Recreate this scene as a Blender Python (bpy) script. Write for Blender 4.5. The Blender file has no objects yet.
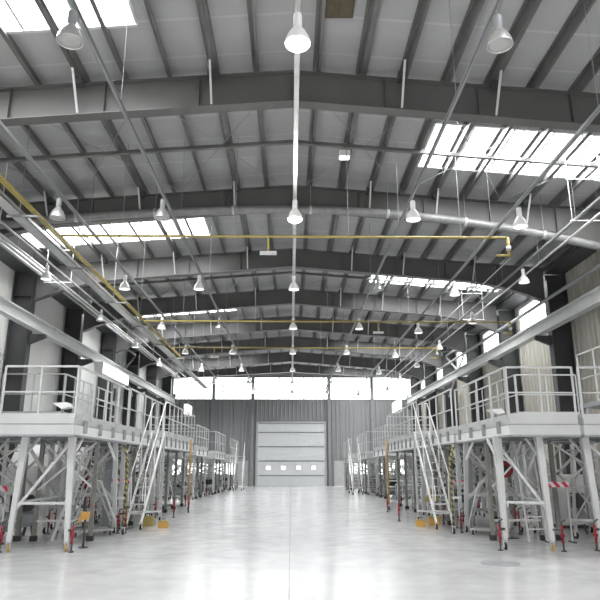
import bpy, bmesh, math, random
from mathutils import Vector, Matrix
S = bpy.context.scene
C = S.collection
PI = math.pi
random.seed(7)

# ---------------------------------------------------------------- camera
FP = 625.0
PITCH = math.atan(166/625)
YAW = math.atan(9*math.cos(PITCH)/625)
cam_d = bpy.data.cameras.new('camera')
cam = bpy.data.objects.new('camera', cam_d); C.objects.link(cam)
cam.location = (0, 0, 1.7)
cam.rotation_euler = (PI/2+PITCH, 0, -YAW)
cam_d.sensor_width = 36; cam_d.lens = FP/600*36
cam_d.clip_start = 0.05; cam_d.clip_end = 300
S.camera = cam

# ---------------------------------------------------------------- world, light, exposure
w = bpy.data.worlds.new('overcast'); S.world = w; w.use_nodes = True
bgn = w.node_tree.nodes['Background']
bgn.inputs[0].default_value = (0.98, 0.99, 1.0, 1)
# overcast sky: about three times brighter overhead than at the horizon, pale apron below it
_n = w.node_tree
_tc = _n.nodes.new('ShaderNodeTexCoord'); _sp = _n.nodes.new('ShaderNodeSeparateXYZ'); _n.links.new(_tc.outputs['Generated'], _sp.inputs[0])
_mr = _n.nodes.new('ShaderNodeMapRange'); _mr.inputs[1].default_value = -.05; _mr.inputs[2].default_value = 1.0
_mr.inputs[3].default_value = 4.2; _mr.inputs[4].default_value = 12.0
_n.links.new(_sp.outputs[2], _mr.inputs[0]); _n.links.new(_mr.outputs[0], bgn.inputs[1])
S.view_settings.view_transform = 'Standard'
S.view_settings.look = 'None'
S.view_settings.gamma = 1
S.view_settings.use_curve_mapping = False
S.view_settings.exposure = -0.36

def portal(name, loc, rot, sx, sy):
    d = bpy.data.lights.new(name, 'AREA'); d.shape = 'RECTANGLE'; d.size = sx; d.size_y = sy
    d.cycles.is_portal = True
    o = bpy.data.objects.new(name, d); C.objects.link(o); o.location = loc; o.rotation_euler = rot
    return o
def area(name, loc, rot, sx, sy, power, col=(1, 1, 1)):
    d = bpy.data.lights.new(name, 'AREA'); d.shape = 'RECTANGLE'; d.size = sx; d.size_y = sy
    d.energy = power; d.color = col
    o = bpy.data.objects.new(name, d); C.objects.link(o); o.location = loc; o.rotation_euler = rot
    return o

# ---------------------------------------------------------------- materials
def mat(name, col, rough=.5, metal=0., noise=0., nscale=3., bump=0., emit=None, estr=0., spec=.5):
    m = bpy.data.materials.new(name); m.use_nodes = True
    nt = m.node_tree; b = nt.nodes['Principled BSDF']
    b.inputs['Base Color'].default_value = (*col, 1)
    b.inputs['Roughness'].default_value = rough
    b.inputs['Metallic'].default_value = metal
    b.inputs['Specular IOR Level'].default_value = spec
    tc = nt.nodes.new('ShaderNodeTexCoord')
    n = nt.nodes.new('ShaderNodeTexNoise'); n.inputs['Scale'].default_value = nscale; n.inputs['Detail'].default_value = 4
    nt.links.new(tc.outputs['Object'], n.inputs['Vector'])
    r = nt.nodes.new('ShaderNodeMapRange')
    r.inputs[1].default_value = .3; r.inputs[2].default_value = .7
    r.inputs[3].default_value = 1-noise; r.inputs[4].default_value = 1+noise
    nt.links.new(n.outputs[0], r.inputs[0])
    mx = nt.nodes.new('ShaderNodeVectorMath'); mx.operation = 'SCALE'
    mx.inputs[0].default_value = col
    nt.links.new(r.outputs[0], mx.inputs[3]); nt.links.new(mx.outputs[0], b.inputs['Base Color'])
    if bump:
        bp = nt.nodes.new('ShaderNodeBump'); bp.inputs['Strength'].default_value = bump
        nt.links.new(n.outputs[0], bp.inputs['Height']); nt.links.new(bp.outputs[0], b.inputs['Normal'])
    if emit:
        b.inputs['Emission Color'].default_value = (*emit, 1); b.inputs['Emission Strength'].default_value = estr
    return m
def stripes(name, c1, c2, axis, freq, diag=0.):
    m = mat(name, c1, .5); nt = m.node_tree; b = nt.nodes['Principled BSDF']
    tc = nt.nodes.new('ShaderNodeTexCoord'); sp = nt.nodes.new('ShaderNodeSeparateXYZ')
    nt.links.new(tc.outputs['Object'], sp.inputs[0])
    a = nt.nodes.new('ShaderNodeMath'); a.operation = 'MULTIPLY_ADD'
    nt.links.new(sp.outputs[axis], a.inputs[0]); a.inputs[1].default_value = freq
    h = nt.nodes.new('ShaderNodeMath'); h.operation = 'MULTIPLY'; h.inputs[1].default_value = diag
    nt.links.new(sp.outputs[0 if axis == 2 else 2], h.inputs[0]); nt.links.new(h.outputs[0], a.inputs[2])
    f = nt.nodes.new('ShaderNodeMath'); f.operation = 'FRACT'; nt.links.new(a.outputs[0], f.inputs[0])
    g = nt.nodes.new('ShaderNodeMath'); g.operation = 'GREATER_THAN'; g.inputs[1].default_value = .5
    nt.links.new(f.outputs[0], g.inputs[0])
    mx = nt.nodes.new('ShaderNodeMix'); mx.data_type = 'RGBA'
    mx.inputs[6].default_value = (*c1, 1); mx.inputs[7].default_value = (*c2, 1)
    nt.links.new(g.outputs[0], mx.inputs[0]); nt.links.new(mx.outputs[2], b.inputs['Base Color'])
    return m
M = {}
M['beam'] = mat('painted_beam_grey', (.115, .113, .11), .45, noise=.10, nscale=.8)
M['dark'] = mat('dark_steel', (.06, .062, .065), .5, noise=.1)
M['column'] = mat('column_grey', (.06, .06, .062), .45, noise=.1, nscale=.8)
M['purlin'] = mat('galvanised_purlin', (.17, .17, .165), .4, .4, noise=.15, nscale=1.5)
M['galv'] = mat('galvanised_steel', (.62, .62, .61), .35, .55, noise=.10, nscale=4)
M['white'] = mat('white_paint', (.84, .84, .83), .45, noise=.04)
M['lgrey'] = mat('light_grey_paint', (.55, .555, .55), .4, noise=.06, nscale=2)
M['oldgrey'] = mat('weathered_olive_grey', (.20, .20, .18), .5, noise=.15)  # darker olive tone for the docks' middle legs
M['duct'] = mat('dull_duct_foil', (.27, .27, .27), .5, .3, noise=.15, nscale=5)
M['alu'] = mat('bare_aluminium', (.72, .72, .71), .3, .7, noise=.08, nscale=3)
M['mgrey'] = mat('mid_grey_paint', (.30, .31, .32), .45, noise=.08)
M['rubber'] = mat('black_rubber', (.03, .03, .03), .7)
M['red'] = mat('red_paint', (.26, .01, .02), .4, noise=.1)
M['orange'] = mat('orange_paint', (.55, .30, .06), .45, noise=.08)
M['yellow'] = mat('yellow_paint', (.38, .30, .09), .5, noise=.1)
M['amber'] = mat('amber_wheel', (.46, .30, .11), .5)
M['blackp'] = mat('black_plastic', (.035, .035, .04), .45)
M['brown'] = mat('brown_timber', (.10, .08, .05), .7, noise=.2, nscale=8)
M['hazard'] = stripes('hazard_stripes', (.42, .35, .10), (.08, .08, .06), 2, 7., 6.)
M['rw'] = stripes('red_white_stripes', (.7, .03, .08), (.85, .82, .82), 0, 5., 4.)
M['lamp_on'] = mat('lit_lens', (.9, .9, .88), .3, emit=(1, .98, .93), estr=22)
M['lamp_mid'] = mat('dim_lens', (.9, .9, .88), .3, emit=(1, .98, .93), estr=1.6)
M['lamp_off'] = mat('unlit_lens', (.45, .45, .44), .2)
M['tube'] = mat('fluorescent_diffuser', (.9, .9, .9), .4, emit=(1, 1, 1), estr=3.0)  # for lamp covers; also an added glow on door panes and one box

def pane_mat(name, t):
    m = bpy.data.materials.new(name); m.use_nodes = True; nt = m.node_tree; nt.nodes.clear()
    o = nt.nodes.new('ShaderNodeOutputMaterial'); mx = nt.nodes.new('ShaderNodeMixShader')
    a = nt.nodes.new('ShaderNodeBsdfTransparent'); a.inputs[0].default_value = (.97, .98, .98, 1)
    b = nt.nodes.new('ShaderNodeBsdfTranslucent'); b.inputs[0].default_value = (.9, .92, .92, 1)
    tc = nt.nodes.new('ShaderNodeTexCoord'); n = nt.nodes.new('ShaderNodeTexNoise'); n.inputs['Scale'].default_value = 2
    nt.links.new(tc.outputs['Object'], n.inputs['Vector'])
    r = nt.nodes.new('ShaderNodeMapRange'); r.inputs[3].default_value = t-.05; r.inputs[4].default_value = t+.05
    nt.links.new(n.outputs[0], r.inputs[0]); nt.links.new(r.outputs[0], mx.inputs[0])
    nt.links.new(a.outputs[0], mx.inputs[1]); nt.links.new(b.outputs[0], mx.inputs[2])
    nt.links.new(mx.outputs[0], o.inputs[0])
    return m
M['pane'] = pane_mat('frosted_skylight', .3)
M['glass'] = pane_mat('window_glass', .1)
M['darkglass'] = mat('dark_glass', (.03, .033, .035), .08)

def floor_mat():
    m = mat('polished_concrete', (.7, .7, .7), .12); nt = m.node_tree; b = nt.nodes['Principled BSDF']
    L = nt.links; tc = nt.nodes.new('ShaderNodeTexCoord')
    def noise(sc, det, dist=0):
        n = nt.nodes.new('ShaderNodeTexNoise'); n.inputs['Scale'].default_value = sc; n.inputs['Detail'].default_value = det
        n.inputs['Distortion'].default_value = dist; L.new(tc.outputs['Object'], n.inputs['Vector']); return n
    n1 = noise(.35, 6, .6); n2 = noise(2.2, 8, .3)
    ad = nt.nodes.new('ShaderNodeMath'); ad.operation = 'MULTIPLY_ADD'; ad.inputs[1].default_value = .6
    L.new(n2.outputs[0], ad.inputs[0]); L.new(n1.outputs[0], ad.inputs[2])
    cr = nt.nodes.new('ShaderNodeValToRGB')
    cr.color_ramp.elements[0].position = .55; cr.color_ramp.elements[0].color = (.54, .54, .543, 1)
    cr.color_ramp.elements[1].position = 1.0; cr.color_ramp.elements[1].color = (.66, .66, .66, 1)
    L.new(ad.outputs[0], cr.inputs[0])
    # joint grid: one long joint down the middle, cross joints every 6 m
    sp = nt.nodes.new('ShaderNodeSeparateXYZ'); L.new(tc.outputs['Object'], sp.inputs[0])
    def joint(sock, off, period, width):
        a = nt.nodes.new('ShaderNodeMath'); a.operation = 'ADD'; a.inputs[1].default_value = off; L.new(sock, a.inputs[0])
        p = nt.nodes.new('ShaderNodeMath'); p.operation = 'PINGPONG'; p.inputs[1].default_value = period/2; L.new(a.outputs[0], p.inputs[0])
        g = nt.nodes.new('ShaderNodeMath'); g.operation = 'LESS_THAN'; g.inputs[1].default_value = width; L.new(p.outputs[0], g.inputs[0])
        return g
    j1 = joint(sp.outputs[0], .02, 12., .011)
    mxj = nt.nodes.new('ShaderNodeMath'); mxj.operation = 'MAXIMUM'; L.new(j1.outputs[0], mxj.inputs[0]); mxj.inputs[1].default_value = 0
    mx = nt.nodes.new('ShaderNodeMix'); mx.data_type = 'RGBA'; mx.inputs[7].default_value = (.36, .36, .36, 1)
    L.new(mxj.outputs[0], mx.inputs[0]); L.new(cr.outputs[0], mx.inputs[6]); L.new(mx.outputs[2], b.inputs['Base Color'])
    rr = nt.nodes.new('ShaderNodeMapRange'); rr.inputs[1].default_value = .35; rr.inputs[2].default_value = .65
    rr.inputs[3].default_value = .15; rr.inputs[4].default_value = .20; L.new(n2.outputs[0], rr.inputs[0]); L.new(rr.outputs[0], b.inputs['Roughness'])
    n3 = noise(3.5, 3); bp = nt.nodes.new('ShaderNodeBump'); bp.inputs['Strength'].default_value = .004; bp.inputs['Distance'].default_value = .02
    b.inputs['Specular IOR Level'].default_value = .5
    return m
M['floor'] = floor_mat()
def ceil_mat():
    m = mat('ceiling_lining', (.46, .46, .46), .6); nt = m.node_tree; b = nt.nodes['Principled BSDF']; L = nt.links
    tc = nt.nodes.new('ShaderNodeTexCoord'); sp = nt.nodes.new('ShaderNodeSeparateXYZ'); L.new(tc.outputs['Object'], sp.inputs[0])
    p = nt.nodes.new('ShaderNodeMath'); p.operation = 'PINGPONG'; p.inputs[1].default_value = .6; L.new(sp.outputs[1], p.inputs[0])
    r = nt.nodes.new('ShaderNodeMapRange'); r.inputs[1].default_value = 0; r.inputs[2].default_value = .05; r.inputs[3].default_value = 1; r.inputs[4].default_value = 0
    L.new(p.outputs[0], r.inputs[0])
    n = nt.nodes.new('ShaderNodeTexNoise'); n.inputs['Scale'].default_value = 1.2; n.inputs['Detail'].default_value = 5; L.new(tc.outputs['Object'], n.inputs['Vector'])
    r2 = nt.nodes.new('ShaderNodeMapRange'); r2.inputs[3].default_value = .35; r2.inputs[4].default_value = .43; L.new(n.outputs[0], r2.inputs[0])
    a = nt.nodes.new('ShaderNodeMath'); a.operation = 'MULTIPLY_ADD'; a.inputs[1].default_value = .10
    L.new(r.outputs[0], a.inputs[0]); L.new(r2.outputs[0], a.inputs[2])
    cb = nt.nodes.new('ShaderNodeCombineColor')
    for i in range(3): L.new(a.outputs[0], cb.inputs[i])
    L.new(cb.outputs[0], b.inputs['Base Color'])
    bp = nt.nodes.new('ShaderNodeBump'); bp.inputs['Strength'].default_value = .5; bp.inputs['Distance'].default_value = .06
    sn = nt.nodes.new('ShaderNodeMapRange'); sn.inputs[1].default_value = 0; sn.inputs[2].default_value = .6; sn.interpolation_type = 'SMOOTHSTEP'
    L.new(p.outputs[0], sn.inputs[0]); L.new(sn.outputs[0], bp.inputs['Height']); L.new(bp.outputs[0], b.inputs['Normal'])
    return m
M['ceiling'] = ceil_mat()
M['siding'] = mat('grey_siding', (.30, .305, .31), .5, noise=.06, nscale=.6)
M['beige'] = mat('beige_siding', (.50, .48, .42), .5, noise=.06, nscale=.6)
M['panelwhite'] = mat('white_wall_panel', (.86, .86, .84), .5, noise=.04, nscale=.5)
M['door'] = mat('door_white', (.80, .82, .83), .4, noise=.03)

# ---------------------------------------------------------------- helpers
def vec(*a): return Vector(a)
class MB:
    def __init__(s): s.bm = bmesh.new()
    def box(s, x0, x1, y0, y1, z0, z1):
        v = [s.bm.verts.new((x, y, z)) for x in (x0, x1) for y in (y0, y1) for z in (z0, z1)]
        for f in ((0, 1, 3, 2), (4, 6, 7, 5), (0, 4, 5, 1), (2, 3, 7, 6), (0, 2, 6, 4), (1, 5, 7, 3)):
            s.bm.faces.new([v[i] for i in f])
        return s
    def bar(s, p0, p1, w, h=None, w1=None, h1=None, up=(0, 0, 1)):
        p0 = Vector(p0); p1 = Vector(p1); h = h or w; w1 = w1 or w; h1 = h1 or h
        d = (p1-p0).normalized(); u = Vector(up)
        if abs(d.dot(u)) > .98: u = Vector((0, 1, 0))
        r = d.cross(u).normalized(); u = r.cross(d).normalized()
        vs = []
        for p, a, b in ((p0, w, h), (p1, w1, h1)):
            for sx, sy in ((-1, -1), (1, -1), (1, 1), (-1, 1)):
                vs.append(s.bm.verts.new(p+r*sx*a/2+u*sy*b/2))
        for f in ((3, 2, 1, 0), (4, 5, 6, 7), (0, 1, 5, 4), (1, 2, 6, 5), (2, 3, 7, 6), (3, 0, 4, 7)):
            s.bm.faces.new([vs[i] for i in f])
        return s
    def tube(s, pts, r, n=6, r1=None):
        pts = [Vector(p) for p in pts]; rings = []
        for i, p in enumerate(pts):
            d = (pts[min(i+1, len(pts)-1)]-pts[max(i-1, 0)]).normalized()
            u = Vector((0, 0, 1)) if abs(d.z) < .95 else Vector((0, 1, 0))
            a = d.cross(u).normalized(); b = a.cross(d).normalized()
            rr = r if r1 is None else r+(r1-r)*i/(len(pts)-1)
            rings.append([s.bm.verts.new(p+(a*math.cos(t)+b*math.sin(t))*rr) for t in [2*PI*k/n for k in range(n)]])
        for i in range(len(rings)-1):
            for k in range(n):
                f = s.bm.faces.new((rings[i][k], rings[i][(k+1) % n], rings[i+1][(k+1) % n], rings[i+1][k])); f.smooth = n > 6
        s.bm.faces.new(rings[0][::-1]); s.bm.faces.new(rings[-1])
        return s
    def lathe(s, prof, c=(0, 0, 0), n=20, axis='z', cap=True):
        rings = []
        for r, z in prof:
            ring = []
            for k in range(n):
                t = 2*PI*k/n; a, b = r*math.cos(t), r*math.sin(t)
                p = (a, b, z) if axis == 'z' else (z, a, b) if axis == 'x' else (a, z, b)
                ring.append(s.bm.verts.new((c[0]+p[0], c[1]+p[1], c[2]+p[2])))
            rings.append(ring)
        for i in range(len(rings)-1):
            for k in range(n):
                f = s.bm.faces.new((rings[i][k], rings[i][(k+1) % n], rings[i+1][(k+1) % n], rings[i+1][k])); f.smooth = True
        if cap: s.bm.faces.new(rings[0][::-1]); s.bm.faces.new(rings[-1])
        return s
    def prism(s, poly, ax, a0, a1):
        """poly of 2D points extruded along axis ax (0,1,2) from a0 to a1"""
        def P(p, a):
            return {0: (a, p[0], p[1]), 1: (p[0], a, p[1]), 2: (p[0], p[1], a)}[ax]
        A = [s.bm.verts.new(P(p, a0)) for p in poly]; B = [s.bm.verts.new(P(p, a1)) for p in poly]
        n = len(poly)
        for k in range(n): s.bm.faces.new((A[k], A[(k+1) % n], B[(k+1) % n], B[k]))
        s.bm.faces.new(A[::-1]); s.bm.faces.new(B)
        return s
    def build(s, name, m, parent=None):
        off = Vector(parent.get('_o', (0, 0, 0))) if parent else Vector((0, 0, 0))
        if off.length: bmesh.ops.translate(s.bm, verts=s.bm.verts, vec=-off)
        bmesh.ops.recalc_face_normals(s.bm, faces=s.bm.faces)
        me = bpy.data.meshes.new(name); s.bm.to_mesh(me); s.bm.free()
        me.materials.append(M[m] if isinstance(m, str) else m)
        o = bpy.data.objects.new(name, me); C.objects.link(o)
        if parent: o.parent = parent; o['_o'] = list(off)
        return o
def tag(o, label, cat, group=None, kind=None):
    if label: o['label'] = label
    if cat: o['category'] = cat
    if group: o['group'] = group
    if kind: o['kind'] = kind
    return o
def thing(name, label, cat, loc=(0, 0, 0), group=None):
    o = bpy.data.objects.new(name, None); C.objects.link(o); o.location = loc; o['_o'] = list(loc)
    o.empty_display_size = .2
    return tag(o, label, cat, group)
def mono(name, mb, m, label, cat, loc, group=None):
    """a thing that is one mesh with its origin at loc"""
    bmesh.ops.translate(mb.bm, verts=mb.bm.verts, vec=-Vector(loc))
    o = mb.build(name, m); o.location = loc
    return tag(o, label, cat, group)
def struct(name, mb, m, parent=None):
    o = mb.build(name, m, parent)
    if not parent: o['kind'] = 'structure'
    return o
def copy_tree(o, parent=None):
    c = o.copy(); C.objects.link(c)
    if parent: c.parent = parent
    for ch in list(KIDS.get(o.name, [])): copy_tree(ch, c)
    return c
KIDS = {}
def index_kids():
    KIDS.clear()
    for o in C.objects:
        if o.parent: KIDS.setdefault(o.parent.name, []).append(o)
def place(proto, loc, rz, label, group=None, first=[set()], sx=1):
    """first use moves the prototype, later uses copy it with its parts"""
    if proto.name not in first[0]:
        first[0].add(proto.name); o = proto
    else:
        if proto.name not in KIDS: index_kids()
        o = copy_tree(proto)
    o.location = loc; o.rotation_euler = (0, 0, rz)
    o['label'] = label
    if group: o['group'] = group
    return o
ORD = ['first', 'second', 'third', 'fourth', 'fifth', 'sixth', 'seventh', 'eighth', 'ninth']

# ---------------------------------------------------------------- dimensions
WX = 11.25                       # wall plane
YB, YR = 57.0, -8.0              # back wall, wall behind the camera
FR = [12.5+6*k for k in range(8)]
def roof(x): return 10.62-.078*abs(x)
def rtop(x): return 10.36-.078*abs(x)
def rbot(x):
    a = abs(x); z = 9.62-.082*a
    if a > 7: z -= .055*(a-7)**2
    return z

# ---------------------------------------------------------------- floor
struct('floor', MB().box(-WX-.3, WX+.3, YR, YB+.3, -.2, 0), 'floor')

# ---------------------------------------------------------------- ceiling with skylight openings
sky = []                         # x0,x1,y0,y1
for k in range(-1, 8):
    y0 = 12.5+6*(k-1)+1.9; y1 = y0+2.45
    sd = -1 if k % 2 == 0 else 1
    sky.append(((3.72 if sd > 0 else 3.15)*sd, 9.9*sd, y0, y1))
def roof_quad(mb, xa, xb, ya, yb, t=.12):
    za, zb = roof(xa), roof(xb)
    v = [(xa, ya, za), (xb, ya, zb), (xb, yb, zb), (xa, yb, za)]
    lo = [mb.bm.verts.new(p) for p in v]; hi = [mb.bm.verts.new((p[0], p[1], p[2]+t)) for p in v]
    mb.bm.faces.new(lo); mb.bm.faces.new(hi[::-1])
    for i in range(4): mb.bm.faces.new((lo[i], hi[i], hi[(i+1) % 4], lo[(i+1) % 4]))
cmb = MB()
for sd in (-1, 1):
    holes = sorted([h for h in sky if h[0]*sd > 0], key=lambda h: h[2])
    xin = 3.72 if sd > 0 else 3.15
    roof_quad(cmb, 0, xin*sd, YR, YB+.3)
    roof_quad(cmb, 9.9*sd, (WX+.3)*sd, YR, YB+.3)
    y = YR
    for h in holes:
        if h[2] > y: roof_quad(cmb, xin*sd, 9.9*sd, y, h[2])
        y = h[3]
    roof_quad(cmb, xin*sd, 9.9*sd, y, YB+.3)
ceiling = struct('ceiling', cmb, 'ceiling')
ceiling['_o'] = [0, 0, 0]
# purlins (Z sections running the length of the hall)
PX = [-.82-.985*i for i in range(11)]+[.56+.985*i for i in range(11)]
for i, x in enumerate(PX):
    if abs(x) > 10.9: continue
    z = roof(x); mb = MB()
    mb.box(x-.012, x+.012, YR, YB, z-.24, z); mb.box(x, x+.08, YR, YB, z-.24, z-.225); mb.box(x-.09, x, YR, YB, z-.02, z)
    if i in (1, 4, 12, 15, 18):
        mb.box(x+.12, x+.14, YR, YB, z-.2, z); mb.box(x+.05, x+.12, YR, YB, z-.2, z-.185)
    struct('purlin', mb, 'purlin', ceiling)
for b in range(-1, 7):           # cross strut in the middle of every second bay and rod bracing
    ym = 12.5+6*b+3.0
    if b in (-1, 0, 2, 4, 6):
        yy = ym if b >= 0 else 9.2
        if b < 0: continue
        mb = MB()
        for sd in (-1, 1):
            mb.bar((0, yy, roof(0)-.31), (10.6*sd, yy, roof(10.6)-.31), .10, .10)
        struct('cross_strut', mb, 'purlin', ceiling)
    if b in (-1, 0, 2, 5):
        mb = MB(); ya, yb_ = 12.5+6*b+.3, 12.5+6*b+5.7
        for sd in (-1, 1):
            for j in range(3):
                xa, xb = sd*(.4+3.1*j), sd*(.4+3.1*(j+1))
                mb.tube([(xa, ya, roof(xa)-.28), (xb, yb_, roof(xb)-.28)], .012, 4)
                mb.tube([(xb, ya, roof(xb)-.28), (xa, yb_, roof(xa)-.28)], .012, 4)
        struct('bracing_rod', mb, 'mgrey', ceiling)
# skylights
for i, (xa, xb, ya, yb_) in enumerate(sky):
    sd = 1 if xa > 0 else -1
    fr = MB(); zc = lambda x: roof(x)
    n = 6
    for j in range(n+1):
        x = xa+(xb-xa)*j/n
        fr.bar((x, ya, roof(x)+.02), (x, yb_, roof(x)+.02), .06, .12)
    for y in (ya, yb_): fr.bar((xa, y, roof(xa)+.02), (xb, y, roof(xb)+.02), .08, .16)
    f = struct('window_%d' % (i+1), fr, 'lgrey')
    for j in range(n):
        p = MB(); x0 = xa+(xb-xa)*j/n; x1 = xa+(xb-xa)*(j+1)/n
        v = [p.bm.verts.new(q) for q in ((x0, ya, roof(x0)+.07), (x1, ya, roof(x1)+.07), (x1, yb_, roof(x1)+.07), (x0, yb_, roof(x0)+.07))]
        p.bm.faces.new(v); p.build('pane', 'pane', f)
    xm = (xa+xb)/2
    area('skylight_daylight', (xm, (ya+yb_)/2, roof(xm)+.055), (0, math.atan(.078)*sd, 0), abs(xb-xa)-.05, yb_-ya-.05, 1250, (.98, .99, 1))

# ---------------------------------------------------------------- walls
def corr(mb, axis, const, a0, a1, z0, z1, pitch=.36, dep=.045, inward=1, th=.1):
    """trapezoid-ribbed sheet; axis 0: runs along x at y=const, axis 1: runs along y at x=const; ribs stand towards `inward`"""
    pts = []; a = a0
    while a < a1-1e-6:
        for da, d in ((0, 0), (.55, 0), (.65, 1), (.9, 1), (1.0, 0)):
            q = a+da*pitch
            if q > a1: break
            if not pts or q-pts[-1][0] > 1e-5: pts.append((q, d*dep*inward))
        a += pitch
    if pts[-1][0] < a1: pts.append((a1, 0))
    poly = [(p[0], const+p[1]) for p in pts]+[(a1, const-th*inward), (a0, const-th*inward)]
    if axis == 1: poly = [(q, p) for p, q in poly]
    vs0 = [mb.bm.verts.new((p[0], p[1], z0)) for p in poly]; vs1 = [mb.bm.verts.new((p[0], p[1], z1)) for p in poly]
    n = len(poly)
    for k in range(n): mb.bm.faces.new((vs0[k], vs0[(k+1) % n], vs1[(k+1) % n], vs1[k]))
    for k in range(0, len(pts)-1):       # caps as quads strip down to the back line
        for vs in (vs0, vs1):
            pass
    for vs in (vs0, vs1):
        try: mb.bm.faces.new(vs)
        except Exception: pass
# back wall: ribbed sheet, clerestory band, openings
mb = MB(); Wb0, Wb1 = 7.55, 9.5
def back(x0, x1, z0, z1): corr(mb, 0, YB, x0, x1, z0, z1, .36, .05, -1, .12)
lowin = [(-10.6, -9.4), (-9.1, -7.3), (-6.75, -5.9), (-5.75, -4.9), (5.0, 5.9), (6.1, 6.75), (7.4, 8.2), (8.5, 10.2)]
xs = -WX
segs = [(-WX, -10.6)]
cuts = sorted(lowin+[(-4.7, -3.75), (-3.0, 3.05), (3.8, 4.7)])
x = -WX
for c0, c1 in cuts:
    back(x, c0, 0, Wb0); x = c1
back(x, WX, 0, Wb0)
for c0, c1 in lowin:
    back(c0, c1, 0, 1.0); back(c0, c1, 2.25, Wb0)
back(-3.0, 3.05, 5.42, Wb0)
for c0, c1 in ((-4.7, -3.75), (3.8, 4.7)): back(c0, c1, 2.15, Wb0)
mb.box(-WX, WX, YB, YB+.12, Wb1, 10.8)
mb.box(-WX, -10.7, YB, YB+.12, Wb0, Wb1); mb.box(11.0, WX, YB, YB+.12, Wb0, Wb1)
struct('wall_back', mb, 'siding')
wn = len(sky)+1
def window(n, x0, x1, y, z0, z1, mull, m='siding', glass='glass', tr=()):
    f = MB(); t = .06
    f.box(x0, x1, y-.05, y+.08, z0-t, z0); f.box(x0, x1, y-.05, y+.08, z1, z1+t)
    for mx in [x0, x1]+list(mull): f.box(mx-t/2, mx+t/2, y-.05, y+.08, z0, z1)
    for z in tr: f.box(x0, x1, y-.03, y+.06, z-.03, z+.03)
    o = struct('window_%d' % n, f, m)
    MB().box(x0, x1, y+.03, y+.04, z0, z1).build('pane', glass, o)
    return o
for x0, x1, mu in ((-10.7, -7.1, ()), (-7.1, -3.7, ()), (-3.6, 3.3, (-3.05, -1.1, 1.1, 2.95)), (3.4, 7.3, ()), (7.3, 11.0, ())):
    window(wn, x0, x1, YB+.02, Wb0, Wb1, mu, 'mgrey'); wn += 1
for c0, c1 in lowin:
    window(wn, c0, c1, YB+.02, 1.0, 2.25, (), 'mgrey'); wn += 1
portal('back_window_portal', (0, YB+.2, (Wb0+Wb1)/2), (-PI/2, 0, 0), 21.8, Wb1-Wb0)
# wind posts on the back wall
for i, x in enumerate((-7.0, -3.45, 3.42, 7.3)):
    p = MB(); p.box(x-.13, x+.13, YB-.32, YB-.30, 0, 9.9); p.box(x-.13, x+.13, YB-.09, YB-.07, 0, 9.9); p.box(x-.012, x+.012, YB-.3, YB-.09, 0, 9.9)
    mono('wind_post', p, 'mgrey', ['dark steel wind post between the far left window bays of the back wall',
        'dark steel wind post just left of the big sectional door', 'dark steel wind post just right of the big sectional door',
        'dark steel wind post between the far right window bays of the back wall'][i], 'post', (x, YB-.2, 0), 'wind posts of the back wall')
# sectional door
dr = MB(); dr.box(-3.12, -2.95, YB-.12, YB+.05, 0, 5.5); dr.box(2.97, 3.14, YB-.12, YB+.05, 0, 5.5); dr.box(-3.12, 3.14, YB-.12, YB+.05, 5.42, 5.55)
door = struct('door_1', dr, 'lgrey')
zz = [0, .95, 2.2, 3.45, 4.7, 5.42]
zz = [0.0, .92, 2.15, 3.38, 4.62, 5.42]
for i in range(5):
    p = MB()
    z0, z1 = zz[i]+.02, zz[i+1]-.02
    nrib = 4 if i < 4 else 3
    p.box(-2.97, 2.99, YB-.02, YB+.04, z0-.02, z1+.02)
    for j in range(nrib):
        a = z0+(z1-z0)*j/nrib; b_ = z0+(z1-z0)*(j+1)/nrib
        p.box(-2.95, 2.97, YB-.05, YB-.02, a+.03, b_-.01)
    o = p.build('door_panel', 'door', door)
    MB().box(-2.9, 2.92, YB-.1, YB-.05, z1-.05, z1+.03).build('stiffening_rail', 'mgrey', o)
    for sd in (-1, 1):
        MB().box(sd*2.9-.06+.01, sd*2.9+.06+.01, YB-.1, YB-.05, z0+.3, z0+.45).build('hinge', 'white', o)
    if i == 1:
        for x in (-2.0, -.67, .67, 2.0):
            MB().box(x-.17, x+.17, YB-.065, YB-.045, 1.42, 1.68).build('door_window', 'tube', o)  # panes glow in place of daylight coming through them
# personnel doors
for n, (x0, x1) in enumerate(((-4.7, -3.75), (3.8, 4.7))):
    d = MB(); d.box(x0, x0+.06, YB-.06, YB+.05, 0, 2.15); d.box(x1-.06, x1, YB-.06, YB+.05, 0, 2.15); d.box(x0, x1, YB-.06, YB+.05, 2.09, 2.15)
    f = struct('door_%d' % (n+2), d, 'lgrey')
    leaf = MB().box(x0+.06, x1-.06, YB-.03, YB+.03, .01, 2.09).build('leaf', 'lgrey', f)
    hx = x1-.16 if n == 0 else x0+.16
    MB().tube([(hx, YB-.03, 1.05), (hx, YB-.09, 1.05), (hx+(-.12 if n == 0 else .12), YB-.09, 1.05)], .015).build('door_handle', 'blackp', leaf)

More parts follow.
